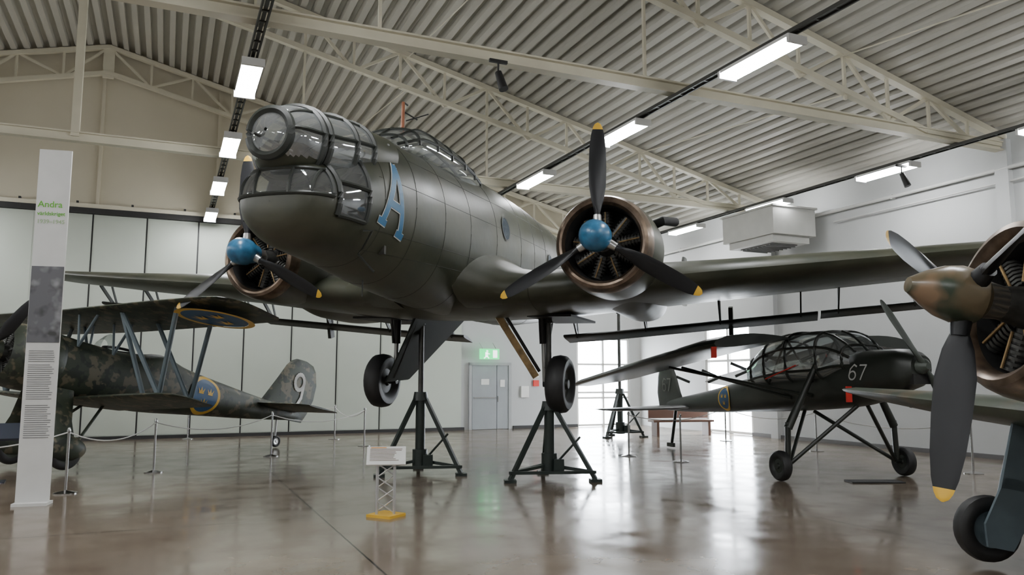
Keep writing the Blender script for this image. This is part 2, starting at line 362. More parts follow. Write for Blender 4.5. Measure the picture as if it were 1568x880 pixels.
for k,a in enumerate((-3.6,3.8,11.1,18.5,25.55)):
    e=empty('roof_truss',BW(0,a,0),RZ); mb=MB(); zt=6.85
    if k<4:
        mb.box(((BL+BR)/2,0,zt+.09),(BR-BL,.2,.03)); mb.box(((BL+BR)/2,0,zt-.09),(BR-BL,.2,.03)); mb.box(((BL+BR)/2,0,zt),(BR-BL,.05,.16))
        mb.obj('tie_beam',[STRUCT],e); mb=MB()
    dp=.95 if k<4 else .8
    for sgn,bend in((1,BR),(-1,BL)):
        L=abs(bend-RID); n=int(L/1.15)
        def T(t): b=RID+sgn*t; return V((b,0,roofz(b)-.09))
        def Bq(t): b=RID+sgn*t; return V((b,0,max(roofz(b)-.09-dp,6.9 if k<4 else 0)))
        mb.beam(T(0),T(L),.16,.12); mb.beam(Bq(0),Bq(L-2.5),.14,.12); mb.beam(Bq(L-2.5),Bq(L),.14,.12)
        for i in range(n):
            t0=L*i/n; t1=L*(i+1)/n; tm=(t0+t1)/2
            if i%2==0: mb.beam(T(t0),Bq(t1),.06,.07)
            else: mb.beam(Bq(t0),T(t1),.06,.07)
            mb.beam(T(t1),Bq(t1),.05,.06)
        mb.obj('lattice_rafter',[STRUCT],e); mb=MB()
        if k<4:
            for t in (4.7,9.4):
                q=Bq(t); mb.beam((q.x,0,q.z),(q.x,0,zt),.05,.05)
    if k<4: mb.beam((RID,0,ZR-.1),(RID,0,zt),.16,.16)
    mb.box((RID,0,ZR-.6),(.3,.1,.9)); mb.obj('web_posts',[STRUCT],e)
mb=MB()
for a0,a1 in ((3.8,11.1),(11.1,18.5),(18.5,25.5)):
    for b in (5.2,12.0): mb.cyl((b,a0,roofz(b)-1),(b,a1,roofz(b)-.2),.015,n=6)
mb.obj('roof_brace_rods',[STRUCT],rot=RZ)
# lights
LAMP=mat('fluorescent_tube',(1,1,1),.5,emit=(.97,.985,1.0),estr=94)
HOUS=mat('lamp_housing',(.75,.75,.75),.4)
TRAY=mat('cable_tray',(.06,.06,.055),.5,metal=.3)
for b in (-13.2,-6.1,1.0,8.0,15.2):
    for a in (-3,1.0,4.9,8.9,12.85,16.8,20.6,24.4):
        e=empty('ceiling_strip_lamp',BW(b,a,6.55),RZ)
        mb=MB(); mb.box((0,0,.05),(.31,1.5,.05),0)
        for y in(-.76,.76): mb.box((0,y,.0),(.34,.05,.12),0)
        mb.obj('housing',[HOUS],e)
        mb=MB()
        for x in(-.12,0,.12): mb.cyl((x,-.72,-.02),(x,.72,-.02),.035,n=8)
        mb.obj('tubes',[LAMP],e)
    mb=MB()
    for x in(-.06,.06): mb.box((b+x,(AN+AF)/2,6.69),(.025,AF-AN-1,.06))
    mb.box((b,(AN+AF)/2,6.70),(.05,AF-AN-1,.03))
    a=AN+1
    while a<AF-.5: mb.box((b,a,6.68),(.12,.04,.02)); a+=.35
    mb.obj('cable_ladder',[TRAY],rot=RZ)
e=empty('unit_heater',BW(15.6,17.3,5.9),RZ)
mb=MB(); mb.box((0,0,.15),(1.5,2.1,.75),0); mb.box((0,0,-.32),(1.3,1.8,.18),0); mb.box((0,0,.55),(1.6,2.2,.05),0); mb.obj('casing',[mat('heater_white',(.55,.55,.52),.4)],e)
mb=MB(); mb.box((0,0,-.42),(.9,1.3,.04),0)
for i in range(8): mb.box((0,-.56+i*.16,-.45),(.9,.02,.06),0)
mb.obj('louvre',[mat('louvre_grey',(.2,.2,.2),.5)],e)
mb=MB(); mb.box((.92,.0,.3),(.36,.08,.08),0); mb.box((.92,.8,.3),(.36,.08,.08),0); mb.obj('brackets',[STRUCT],e)
def spot(b,a,z):
    e=empty('track_spotlight',BW(b,a,z),RZ); mb=MB()
    mb.cyl((0,0,.3),(0,0,.1),.015,n=6); mb.cyl((0,0,.12),(.05,-.1,-.18),.055,.075,14); mb.box((0,0,.3),(.3,.05,.05)); mb.obj('spot_body',[BLACK],e)
spot(4.55,10.9,6.4); spot(14.9,12.2,6.2)

# ---------------------------------------------------------------- BOMBER
bm_=empty('twin_engine_bomber',(-1.66,12.3,3.86),(math.radians(-1.0),0,math.radians(-109.5)))
F=Surf([(3.52,-.04,-.05,.01),(3.515,.06,-.14,.13),(3.50,.17,-.22,.26),(3.47,.29,-.30,.39),(3.40,.42,-.38,.51),(3.25,.53,-.46,.62),(3.0,.64,-.54,.71),(2.7,.80,-.58,.76),(2.3,1.03,-.63,.79),(1.9,1.21,-.69,.81),(1.5,1.31,-.75,.82),(1.0,1.37,-.82,.83),(0,1.42,-.92,.84),(-1,1.47,-.98,.84),(-1.8,1.55,-1.0,.84),(-2.3,1.62,-1.0,.83),(-4,1.63,-1.0,.80),(-6,1.56,-.85,.72),(-9,1.40,-.45,.48),(-12,1.22,0,.25),(-13.8,1.08,.4,.05)],2.12)
def nose_sel(c):
    x,y,z=c
    if x>3.18 and .05<z<.38: return 1
    if 2.56<x<3.10 and -.16<z<.66 and abs(y)>.3: return 1
    if x>2.35 and z>.60+(3-x)*.45 and abs(y)<.5: return None
    return 0
mb=MB(); K=90; mb.loft([F.ring(3.52-1.52*((i/K)**2.4 if i<K else 1),144) for i in range(K+1)][::-1],0,True,False,nose_sel)
F.build(mb,0,.15,144,lambda c:0,x1=2.0)
fus=mb.obj('fuselage',[OLIVE,GLASS2],bm_)
mb=MB()
def side(x,z,s=1,o=.008): return V((x,s*(F.y(x,z)+o),z))
def line(p,q,r=.018,n=10,s=1): mb.tube([side(p[0]+(q[0]-p[0])*i/n,p[1]+(q[1]-p[1])*i/n,s) for i in range(n+1)],r)
for s in(1,-1):
    for z,x2 in((-.16,3.10),(.25,3.10),(.66,2.85)): line((2.56,z),(x2,z if z<.6 else .62),s=s,r=.03)
    line((2.56,-.16),(2.56,.66),s=s,r=.032); line((3.10,-.16),(3.10,.52),s=s,r=.038); line((3.10,.52),(2.85,.62),s=s,r=.024)
    line((3.18,.05),(3.18,.38),s=s,r=.03)
def frontbar(z,r=.026):
    pts=[]
    for s in(-1,1):
        lst=[]
        for i in range(60):
            x=3.18+.34*(1-(1-i/59)**2)
            T,B,W=F.at(x)
            if B<z<T-.003: lst.append(side(x,z,s))
        pts.append(lst)
    mb.tube(pts[0]+pts[1][::-1],r)
frontbar(.05);frontbar(.37)
for y0 in (-.24,.24,-.5,.5):
    pts=[]
    for i in range(12):
        z=.05+.32*i/11; best=None
        for j in range(340):
            x=3.52-.34*j/339
            T,B,W=F.at(x)
            if B<z<T and F.y(x,z)>=abs(y0): best=x; break
        if best: pts.append(V((best+.008,y0,z)))
    if len(pts)>2: mb.tube(pts,.022)
mb.obj('nose_window_frames',[OLIVE2],bm_)
Dm=Surf([(3.66,.80,.76,.02),(3.64,.91,.64,.14),(3.58,1.03,.50,.27),(3.45,1.13,.38,.39),(3.25,1.19,.28,.48),(2.95,1.23,.26,.57),(2.6,1.27,.30,.64),(2.3,1.29,.34,.67),(2.0,1.30,.4,.69),(1.7,1.31,.5,.70)],2.1)
def dsel(c): 
    if c.z<.50 or c.x<2.3 or 3.10<c.x<3.19: return 1
    return 0
mb=MB(); Dm.build(mb,0,.04,60,dsel); mb.obj('turret_glazing',[GLASS,OLIVE],bm_)
mb=MB()
for x,r in((3.57,.055),(3.10,.04),(3.19,.04),(2.66,.036),(2.3,.036)): mb.tube([p+(p-V((x,0,.78)))*.012 for p in Dm.ring(x,40)],r,closed=True)
for a,x0,x1 in ((10,3.57,2.3),(50,3.57,2.3),(90,3.12,2.3),(130,3.57,2.3),(170,3.57,2.3)):
    pts=[]
    for i in range(18):
        x=x0-(x0-x1)*i/17; T,B,W=Dm.at(x); aa=math.radians(a); c,q=math.cos(aa),math.sin(aa); zc=(T+B)/2;hh=(T-B)/2
        pts.append(V((x,1.01*W*c,zc+1.01*hh*q)))
    mb.tube(pts,.025)
mb.obj('turret_frames',[OLIVE2],bm_)
mb=MB(); mb.box((2.9,0,.0),(.7,.8,.05)); mb.box((2.6,0,.25),(.3,.5,.5)); mb.box((1.9,0,.3),(.05,1.3,1.5)); mb.cyl((3.0,-.1,.7),(3.75,-.1,.72),.02); mb.obj('nose_interior',[ENG],bm_)
C=Surf([(1.15,1.40,1.1,.30),(1.0,1.50,1.1,.45),(.75,1.66,1.1,.52),(.5,1.75,1.1,.55),(0,1.78,1.1,.56),(-.8,1.76,1.1,.56),(-1.4,1.70,1.1,.52),(-1.95,1.60,1.1,.45)],2.5)
mb=MB(); C.build(mb,0,.08,40); mb.obj('cockpit_glazing',[GLASS2],bm_)
mb=MB()
for x in (1.0,.72,.15,-.4,-.95,-1.5,-1.9): mb.tube(C.ring(x,40)[0:21],.025)
for a in (12,50,90,130,168):
    pts=[]
    for i in range(20):
        x=1.1-3.0*i/19; T,B,W=C.at(x); aa=math.radians(a); c,q=math.cos(aa),math.sin(aa); zc=(T+B)/2;hh=(T-B)/2
        pts.append(V((x,W*math.copysign(abs(c)**(2/2.5),c),zc+hh*abs(q)**(2/2.5))))
    mb.tube(pts,.025)
mb.obj('cockpit_frames',[OLIVE2],bm_)
mb=MB(); mb.cyl((.3,0,1.7),(.3,0,2.25),.032,.026,m=0); mb.cyl((.3,0,2.1),(.0,.1,2.05),.012,m=1); mb.cyl((.0,-.1,2.05),(.0,.3,2.12),.01,m=1); mb.cyl((.3,0,2.25),(.15,0,2.25),.014,m=1); mb.obj('antenna_mast',[mat('mast_brown',(.28,.09,.035),.5),BLACK],bm_)
def fA(o): return lambda u,v: side(1.91-u*.85,.31+v,1,o)
mb=MB()
for w,o,m in((.145,.012,0),(.114,.018,1)):
    f=fA(o)
    stroke(mb,[(-.36,-.38),(.02,.42)],w,f,m,10); stroke(mb,[(.02,.42),(.22,-.46)],w,f,m,10); stroke(mb,[(-.16,-.12),(.16,-.16)],w*.9,f,m,6)
    stroke(mb,[(-.46,-.37),(-.26,-.40)],w*.7,f,m,3); stroke(mb,[(.12,-.47),(.32,-.50)],w*.7,f,m,3)
mb.obj('code_letter_a',[WHITE,LBLUE],bm_)
mb=MB()
for x in (2.2,1.35,.4,-.6,-1.8,-3.2,-4.1,-5,-6.5,-8): mb.tube([V((q.x,q.y*1.002,q.z)) for q in F.ring(x,60)],.004,closed=True,n=4)
for s in(1,-1):
    for z in (-.45,-.2,.5,.95): mb.tube([side(2.3-i*.5,z+i*.012,s,.001) for i in range(16)],.0035,n=4)
mb.obj('panel_seams',[OLIVE2],bm_)
mb=MB(); mb.tube([side(2.55,-.25,1,.02),side(2.5,-.25,1,.12),side(2.45,-.45,1,.14),side(2.4,-.52,1,.14),(2.35,.75,-.75)],.016); mb.cyl((1.6,.15,-.75),(1.6,.15,-.98),.012,.008); mb.obj('pitot_and_handrail',[OLIVE2],bm_)
mb=MB()
for x,z,r in((-2.3,.65,.2),(-5.3,.45,.16)):
    f=lambda u,v:side(u,v,1,.012); disc(mb,x,z,0,r,f,0,24,2); disc(mb,x,z,r,r*1.15,lambda u,v:side(u,v,1,.018),1,24,1)
mb.obj('side_windows',[mat('dark_glass',(.03,.05,.08),.1),OLIVE2],bm_)
mb=MB(); secs=[]
half=[(11.35,-3.0,-3.7,.24,.06),(11.2,-2.65,-3.95,.22,.14),(10.8,-2.45,-4.1,.18,.2),(8,-1.95,-4.45,-.08,.36),(4.6,-1.4,-4.85,-.36,.56),(3,-1.15,-5.0,-.50,.70),(1.6,-.95,-5.15,-.62,.78),(.5,-.8,-5.2,-.66,.8)]
for y,le,te,z,th in half: secs.append(((le,-y,z),(te,-y,z-.12),th))
for y,le,te,z,th in half[::-1]: secs.append(((le,y,z),(te,y,z-.12),th))
mb.wing(secs,0,18,.1); mb.obj('wing',[OLIVE],bm_)
mb=MB()
for s in(1,-1):
    mb.wing([((-.35,s*.6,-.45),(-5.9,s*.5,-.3),1.25),((-.65,s*.95,-.55),(-5.6,s*.85,-.55),.98),((-.85,s*1.25,-.6),(-5.35,s*1.15,-.68),.84),((-.95,s*1.7,-.62),(-5.15,s*1.6,-.74),.76)],0,18,.1)
mb.obj('wing_fillets',[OLIVE],bm_)
mb=MB()
def TEat(y):
    for i in range(len(half)-1):
        a,b=half[i+1],half[i]
        if a[0]<=y<=b[0]:
            t=(y-a[0])/(b[0]-a[0]); return a[2]*(1-t)+b[2]*t, (a[3]*(1-t)+b[3]*t)-.12
    return half[-1][2],half[-1][3]-.12
for s in(1,-1):
    for y0,y1,dr in((1.15,6.2,.13),(6.25,10.6,.10)):
        S=[]
        for i in range(6):
            y=y0+(y1-y0)*i/5; te,z=TEat(y); c=.58-.03*y
            S.append(((te+.12,s*y,z-.42),(te+.12-c,s*y,z-.42-dr),.08))
        mb.wing(S,0,8)
        for i in range(4):
            y=y0+.3+(y1-y0-.6)*i/3; te,z=TEat(y)
            mb.beam((te+.5,s*y,z+.0),(te+.05,s*y,z-.45),.03,.08); mb.beam((te+.15,s*y,z+.0),(te-.05,s*y,z-.45),.02,.05)
    te,z=TEat(4.2); mb.beam((te-.1,s*4.6,z-.1),(te-.25,s*4.6,z-.7),.08,.16)
mb.obj('flaps',[OLIVE2],bm_)
for s,off in((1,0),(-1,3)):
    y=3.08*s; o=(0,y,-.03)
    mb=MB(); mb.lathe(o,(-1,0,0),[(.75,.56,2),(.42,.565,2),(.33,.58,1),(.275,.62,1),(.265,.655,1),(.29,.70,1),(.38,.735,1),(.50,.755,0),(.9,.775,0),(1.3,.775,0),(1.38,.765,0),(1.40,.70,2),(1.40,.66,2)],56)
    mb.lathe(o,(-1,0,0),[(.9,.001),(.9,.6)],40,2)
    mb.obj('engine_cowling',[OLIVE,COPPER,DARK],bm_)
    N=Surf([(-1.2,.66,-.72,.68),(-1.8,.58,-.78,.66),(-2.6,.38,-.95,.6),(-3.6,.1,-.98,.5),(-4.6,-.2,-.9,.34),(-5.4,-.5,-.75,.08)],2.1)
    mb=MB(); mb.loft([[p+V((0,y,0)) for p in N.ring(-5.4+4.2*i/30)] for i in range(31)],0,True,True); mb.obj('nacelle',[OLIVE],bm_)
    mb=MB(); engine(mb,-.68,y,-.03,.52,0,9,1); mb.obj('radial_engine',[ENG,BRONZE],bm_)
    mb=MB(); mb.tube([(-1.3,y+.5,.35),(-1.15,y+.78,.42),(-1.5,y+.92,.46)],.075,n=12); mb.cyl((-1.2,y-.1,.62),(-1.9,y-.1,.75),.08,.05); mb.obj('exhaust_pipe',[DARK],bm_)
    mb=MB(); mb.lathe((0,y,0),(1,0,0),[(-.22,.06),(-.2,.16),(-.05,.19),(.02,.225),(.12,.235),(.22,.225),(.31,.18),(.37,.12),(.40,.05),(.405,.001)],28,0)
    mb.cyl((-.45,y,0),(-.18,y,0),.11,m=1)
    for k in range(3):
        a=math.radians(90+off+120*k); d=V((0,math.cos(a),math.sin(a))); mb.cyl(V((0,y,0))+d*.1,V((0,y,0))+d*.33,.085,.06,m=1)
    mb.obj('propeller_hub',[BLUEHUB,STEEL],bm_)
    mb=MB()
    for k in range(3): blade(mb,90+off+120*k,1.72,.27,(0,y,0),0,1,.25,.10,20)
    mb.obj('propeller_blades',[BLADE,YEL],bm_)
for s in(1,-1):
    wc=V((-2.6,s*1.80,-2.17)); mb=MB(); wheel(mb,wc,(0,1,0),.52,.36,0,1); mb.obj('main_wheel',[BLACK,OLIVE2],bm_)
    mb=MB(); i=wc.y-s*.29
    mb.cyl((-2.6,i,-2.17),(-2.55,i-s*.02,-1.35),.045,m=1); mb.cyl((-2.55,i-s*.02,-1.45),(-2.5,i-s*.05,-.7),.075,m=0)
    mb.cyl((-2.6,i-s*.03,-2.17),(-2.6,wc.y+s*.1,-2.17),.06,m=0); mb.cyl((-2.56,i,-1.9),(-3.4,i-s*.1,-.85),.03,m=0)
    mb.cyl((-2.45,i,-1.45),(-2.35,i+s*.0,-.9),.022,m=0)
    if s>0:
        mb.beam((-2.0,s*.72,-.85),(-2.35,s*1.42,-2.05),.05,.12,2); mb.cyl((-2.05,s*.85,-.85),(-2.42,s*1.46,-1.95),.03,m=0)
    else: mb.beam((-2.0,s*.75,-.85),(-2.35,s*1.45,-2.1),.07,.07,0)
    mb.obj('gear_leg',[BLACK,STEEL,BRONZE],bm_)
mb=MB()
A0,B0,C0,D0_=V((-1.9,-.72,-.85)),V((-4.2,-.80,-.9)),V((-3.1,-1.5,-2.15)),V((-2.15,-1.5,-2.2)); t=V((0,.04,.02))
mb.add([A0,B0,C0,D0_,A0+t,B0+t,C0+t,D0_+t],[(0,1,2,3),(7,6,5,4),(0,4,5,1),(1,5,6,2),(2,6,7,3),(3,7,4,0)]); mb.obj('gear_door',[mat('gear_door_dark',(.012,.015,.011),.7,spec=.2)],bm_)
mb=MB()
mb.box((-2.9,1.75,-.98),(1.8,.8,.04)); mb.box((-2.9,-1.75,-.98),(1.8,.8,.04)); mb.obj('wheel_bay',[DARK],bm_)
mb=MB(); mb.wing([((-12.6,-2.7,1.0),(-13.5,-2.7,1.0),.08),((-12.0,0,.95),(-13.7,0,.95),.2),((-12.6,2.7,1.0),(-13.5,2.7,1.0),.08)],0,8,0); 
for s in(1,-1):
    rings=[]
    for z,x0,x1 in((-.75,-12.7,-13.3),(-.6,-12.45,-13.7),(0,-12.2,-13.95),(.5,-12.4,-13.85),(.7,-12.7,-13.4)):
        rings.append([V((x0+(x1-x0)*.5*(1-math.cos(k*math.pi/6)),s*2.7+.06*math.sin(k*math.pi/6),.9+z)) for k in range(12)])
    mb.loft(rings,0,True,True)
mb.obj('tail',[OLIVE],bm_)
def jack(x,y,apex,top,w,rot=0):
    e=empty('aircraft_jack',(x,y,0),(0,0,rot)); mb=MB()
    feet=[V((w*math.cos(a),w*math.sin(a),.04)) for a in (math.radians(-30),math.radians(90),math.radians(210))]
    for i,f in enumerate(feet):
        mb.beam(f,(f.x*.08,f.y*.08,apex),.07,.07); mb.box((f.x,f.y,.025),(.2,.2,.05))
        g=feet[(i+1)%3]; mb.beam(f+V((0,0,.12)),g+V((0,0,.12)),.05,.05)
        mb.beam(f+V((0,0,.12)),(0,0,.25),.05,.05)
    mb.cyl((0,0,.12),(0,0,apex*1.0),.09); mb.cyl((0,0,.1),(0,0,.45),.14); mb.cyl((0,0,apex-.1),(0,0,apex+.06),.15,.12)
    mb.obj('tripod',[JACKG],e)
    mb=MB(); mb.cyl((0,0,apex),(0,0,top-.15),.05,m=0); mb.cyl((0,0,top-.15),(0,0,top),.08,.05,m=0); mb.obj('ram',[ENG],e)
    mb=MB(); mb.cyl((.12,-.1,.3),(.5,-.3,.75),.02,m=0); mb.box((.14,-.12,.25),(.18,.18,.22)); mb.obj('pump',[JACKG],e)
jack(-1.72,14.9,1.45,2.93,.85,.15); jack(.66,14.1,1.30,2.9,.85,.1); jack(3.3,24.2,1.4,3.9,.7,.3)

# ---------------------------------------------------------------- BIPLANE
bp=empty('biplane_fighter',(-8.6,16.3,1.90),(0,math.radians(-11.5),math.atan2(-.854,-.52)))
FB=Surf([(1.0,.56,-.62,.52),(.4,.52,-.66,.50),(-.3,.50,-.68,.48),(-.9,.58,-.66,.46),(-1.3,.66,-.63,.43),(-2,.50,-.55,.38),(-3,.38,-.44,.31),(-4,.28,-.33,.22),(-5,.2,-.2,.12),(-5.7,.14,-.1,.04)],2.3)
mb=MB(); FB.build(mb,0,.15,40); mb.obj('fuselage',[CAM1],bp)
mb=MB(); mb.lathe((0,0,-.03),(-1,0,0),[(-1.75,.44,1),(-1.9,.46,0),(-1.95,.52,0),(-1.85,.6,0),(-1.5,.63,0),(-1.1,.62,0),(-.95,.56,0)],36)
mb.lathe((0,0,-.03),(-1,0,0),[(-1.75,.001),(-1.75,.5)],24,1); engine(mb,1.75,0,-.03,.45,2); mb.obj('engine_cowling',[CAM1,DARK,ENG],bp)
mb=MB(); mb.lathe((1.95,0,-.03),(1,0,0),[(0,.22),(.15,.22),(.35,.15),(.5,.03),(.5,.001)],20,0)
for k in range(3): blade(mb,40+120*k,1.42,.24,(2.1,0,-.03),1,2,.2,.08,25)
mb.obj('propeller',[CAM1,BLADE,YEL],bp)
def rw(z,half,le,ch,th,dih=0,):
    L=[(1,.30,.38,.02),(.985,.16,.7,.05),(.95,.06,.88,.09),(.88,.02,.97,.12),(.6,0,1,.15),(0,0,1,.15)]
    full=[(-t,dl,c,h) for t,dl,c,h in L]+[(t,dl,c,h) for t,dl,c,h in L[::-1][1:]]
    return [((le-dl*ch,t*half,z+abs(t)*half*dih),(le-dl*ch-c*ch*(1-dl*.3),t*half,z+abs(t)*half*dih-.03),h*th) for t,dl,c,h in full]
mb=MB(); mb.wing(rw(1.02,4.85,1.05,1.65,1.0,.012),0,12,.2); mb.obj('upper_wing',[CAM1],bp)
mb=MB(); mb.wing(rw(-.66,3.25,.55,1.25,.9,.045),0,12,.2); mb.obj('lower_wing',[CAM1],bp)
mb=MB()
for s in(1,-1):
    for u,l in(((.85,3.3),(.4,2.7)),((.0,3.2),(-.35,2.6)),((.85,1.6),(.4,2.7)),((.0,1.5),(-.35,2.6)),((.85,1.6),(.3,2.1))):
        mb.cyl((u[0]-.1,s*u[1],1.05),(l[0]-.1,s*l[1],-.54),.045,n=8)
    for x in(.75,.0): mb.cyl((x,s*.45,.35),(x,s*.9,1.05),.03,n=8); mb.cyl((x,s*.45,.35),(x+.1,s*.35,1.05),.025,n=8)
mb.obj('interplane_struts',[BGREY],bp)
mb=MB(); mb.wing([((-4.35,-1.75,.1),(-5.4,-1.65,.1),.04),((-4.25,-1.5,.1),(-5.6,-1.5,.1),.07),((-4.1,0,.1),(-5.6,0,.1),.12),((-4.25,1.5,.1),(-5.6,1.5,.1),.07),((-4.35,1.75,.1),(-5.4,1.65,.1),.04)],0,8,0)
rings=[]
for z,x0,x1 in((-.15,-4.3,-5.85),(.1,-4.3,-6.0),(.5,-4.55,-6.15),(.9,-4.8,-6.18),(1.25,-5.0,-6.08),(1.4,-5.15,-5.95),(1.47,-5.3,-5.7)):
    rings.append([V((x0+(x1-x0)*.5*(1-math.cos(2*math.pi*k/16)),.05*math.sin(2*math.pi*k/16),z)) for k in range(16)])
mb.loft(rings,0,True,True); mb.obj('tail_surfaces',[CAM1],bp)
mb=MB(); f=lambda u,v:V((-5.5-u,.07,.66+v*1.2)); stroke(mb,arc(0,.18,.16,.17,-200,160,18),.085,f,0,2); stroke(mb,[(.16,.18),(.14,-.15),(.02,-.34),(-.14,-.34)],.085,f,0,3); mb.obj('number_nine',[WHITE],bp)
mb=MB(); fs=lambda o:(lambda u,v:V((-2.45-u,FB.y(-2.45-u,max(-.5,min(.45,-.04+v)))+o,-.04+v))); roundel(mb,0,0,.44,fs(.02),fs(.022),fs(.03),0,1)
fw=lambda o:(lambda u,v:V((.25+v*.98,3.75-u*1.0,.97-o+.043)))
roundel(mb,0,0,.72,fw(.03+.07),fw(.035+.07),fw(.045+.07),0,1); mb.obj('roundels',[BLUE,YEL],bp)
mb=MB()
for s in(1,-1):
    wc=V((.75,s*.95,-1.72)); wheel(mb,wc,(0,1,0),.30,.16,1,0)
    mb.loft([[V((.85+.22*math.cos(a)*k,s*y+.06*math.sin(a),z)) for a in [2*math.pi*i/12 for i in range(12)]] for y,z,k in((.35,-.5,1.4),(.7,-1.1,1.0),(.95,-1.5,1.1))],0,True,True)
    mb.sphere((.8,s*.97,-1.62),(.42,.14,.24),0); mb.cyl((-.2,s*.3,-.55),(.6,s*.9,-1.6),.03)
mb.cyl((-5.0,0,-.15),(-5.05,0,-.62),.03,m=2); mb.obj('landing_gear',[CAM1,BLACK,STEEL],bp)
mb=MB(); wheel(mb,(-5.1,0,-.73),(0,1,0),.15,.09,0,1); mb.obj('tail_wheel',[BLACK,STEEL],bp)
mb=MB(); mb.tube([V((-.35+.3*math.cos(a),.3*math.sin(a),.54)) for a in [2*math.pi*i/20 for i in range(20)]],.03,closed=True,m=1)
mb.loft([[V((x,.26*math.cos(a),.50+.30*math.sin(a)*h)) for a in [math.pi*i/8 for i in range(9)]] for x,h in((.05,.6),(-.05,1.0),(-.1,1.1))],0); mb.obj('windscreen',[GLASS,BLACK],bp)

# ---------------------------------------------------------------- SCOUT PLANE (folded wings)
sp=empty('high_wing_scout_plane',(5.9,14.2,0),(0,0,math.atan2(-.96,.28)))
FS=Surf([(1.9,2.12,1.74,.20),(1.8,2.18,1.64,.30),(1.5,2.24,1.54,.35),(1.0,2.24,1.38,.40),(.5,2.18,1.28,.44),(-.3,2.0,1.2,.46),(-1.5,1.92,1.12,.45),(-2.4,1.82,1.08,.38),(-4,1.55,1.0,.25),(-6,1.28,.95,.10),(-6.6,1.2,.95,.05)],2.6)
mb=MB(); FS.build(mb,0,.15,40); mb.obj('fuselage',[STO],sp)
CS=Surf([(.75,2.22,1.9,.40),(.4,2.5,1.8,.52),(.1,2.60,1.7,.58),(-.8,2.62,1.65,.6),(-1.5,2.5,1.6,.56),(-2.3,2.1,1.6,.42)],3.4)
mb=MB(); CS.build(mb,0,.1,40); mb.obj('cabin_glazing',[GLASS3],sp)
mb=MB()
for x in(.62,.1,-.75,-1.5,-2.1): mb.tube(CS.ring(x,40),.03,closed=True)
for a in(-20,10,60,90,120,170,200):
    pts=[]
    for i in range(16):
        x=.75-3.0*i/15; T,B,W=CS.at(x); aa=math.radians(a);c,q=math.cos(aa),math.sin(aa); zc=(T+B)/2;hh=(T-B)/2
        pts.append(V((x,W*math.copysign(abs(c)**(2/3.4),c),zc+hh*math.copysign(abs(q)**(2/3.4),q))))
    mb.tube(pts,.027)
for s in(-1,1):
    mb.cyl((-.1,s*.5,1.7),(-.75,s*.55,2.5),.022); mb.cyl((-.75,s*.55,2.5),(-1.4,s*.5,1.7),.022)
mb.obj('cabin_frames',[STO],sp)
mb=MB()
for s in(-1,1):
    mb.wing([((-.55,s*2.2,2.38),(-.55,s*.55,2.5),.22),((-.9,s*2.4,2.33),(-.9,s*.6,2.46),.24),((-3.5,s*2.55,2.0),(-3.5,s*.85,2.13),.22),((-6.3,s*2.65,1.66),(-6.3,s*1.05,1.77),.18),((-6.9,s*2.5,1.60),(-6.9,s*1.25,1.68),.12),((-7.1,s*2.1,1.58),(-7.1,s*1.6,1.62),.05)],0,12,.2)
mb.obj('folded_wings',[mat('scout_wing_green',(.024,.030,.024),.36,noise=.15,nscale=1)],sp)
mb=MB()
for s in(-1,1):
    for x in(-1.4,-2.6,-3.8,-5): 
        z=2.5-(-x)*.115; mb.beam((x,s*.6,z-.12),(x,s*.25,z-.25),.03,.06)
    mb.cyl((-.2,s*.45,1.45),(-3.6,s*1.5,2.0),.03); mb.cyl((-.8,s*.45,1.4),(-3.6,s*1.2,2.0),.03)
mb.obj('wing_struts',[STO],sp)
mb=MB(); mb.wing([((-5.6,-2.15,1.02),(-6.5,-2.1,1.0),.04),((-5.35,-1.9,1.02),(-6.7,-1.9,1.0),.08),((-5.2,0,1.08),(-6.8,0,1.05),.12),((-5.35,1.9,1.02),(-6.7,1.9,1.0),.08),((-5.6,2.15,1.02),(-6.5,2.1,1.0),.04)],0,8,0)
rings=[]
for z,x0,x1 in((1.0,-5.6,-7.1),(1.4,-5.9,-7.2),(1.8,-6.1,-7.15),(2.1,-6.3,-7.05),(2.2,-6.5,-6.9)):
    rings.append([V((x0+(x1-x0)*.5*(1-math.cos(2*math.pi*k/16)),.05*math.sin(2*math.pi*k/16),z)) for k in range(16)])
mb.loft(rings,0,True,True); mb.obj('tail_surfaces',[STO],sp)
mb=MB(); NB=[[(.13,.2),(0,.26),(-.12,.12),(-.14,-.1)],arc(0,-.1,.14,.14,-180,180,14)]
def f67(o,s):
    def f(u,v):
        x=.95+(u+v*.2)*s; z=1.86+v*s; return V((x,-(FS.y(x,z)+.012),z))
    return f
f=f67(0,.5)
for st in NB: stroke(mb,[(a-.2,b) for a,b in st],.05,f,0,2)
stroke(mb,[(.06,.24),(.34,.24),(.16,-.24)],.05,f,0,4)
g=lambda u,v:V((-6.55+u*.65,-.07,1.6+v*.65))
for st in NB: stroke(mb,[(a-.2,b) for a,b in st],.045,g,1,2)
stroke(mb,[(.06,.24),(.34,.24),(.16,-.24)],.045,g,1,4)
mb.obj('number_markings',[mat('marking_grey',(.4,.4,.38),.5),mat('marking_faded',(.12,.12,.11),.5)],sp)
mb=MB(); fs=lambda o:(lambda u,v:V((-3.4+u,-(FS.y(-3.4+u,max(1.08,min(1.6,1.33+v)))+o),1.33+v))); roundel(mb,0,0,.27,fs(.012),fs(.014),fs(.02),0,1); mb.obj('roundel',[BLUE,YEL],sp)
mb=MB()
for s in(-1,1):
    wheel(mb,(0,s*1.3,.26),(0,1,0),.26,.18,0,1)
mb.obj('main_wheels',[BLACK,STO],sp)
mb=MB()
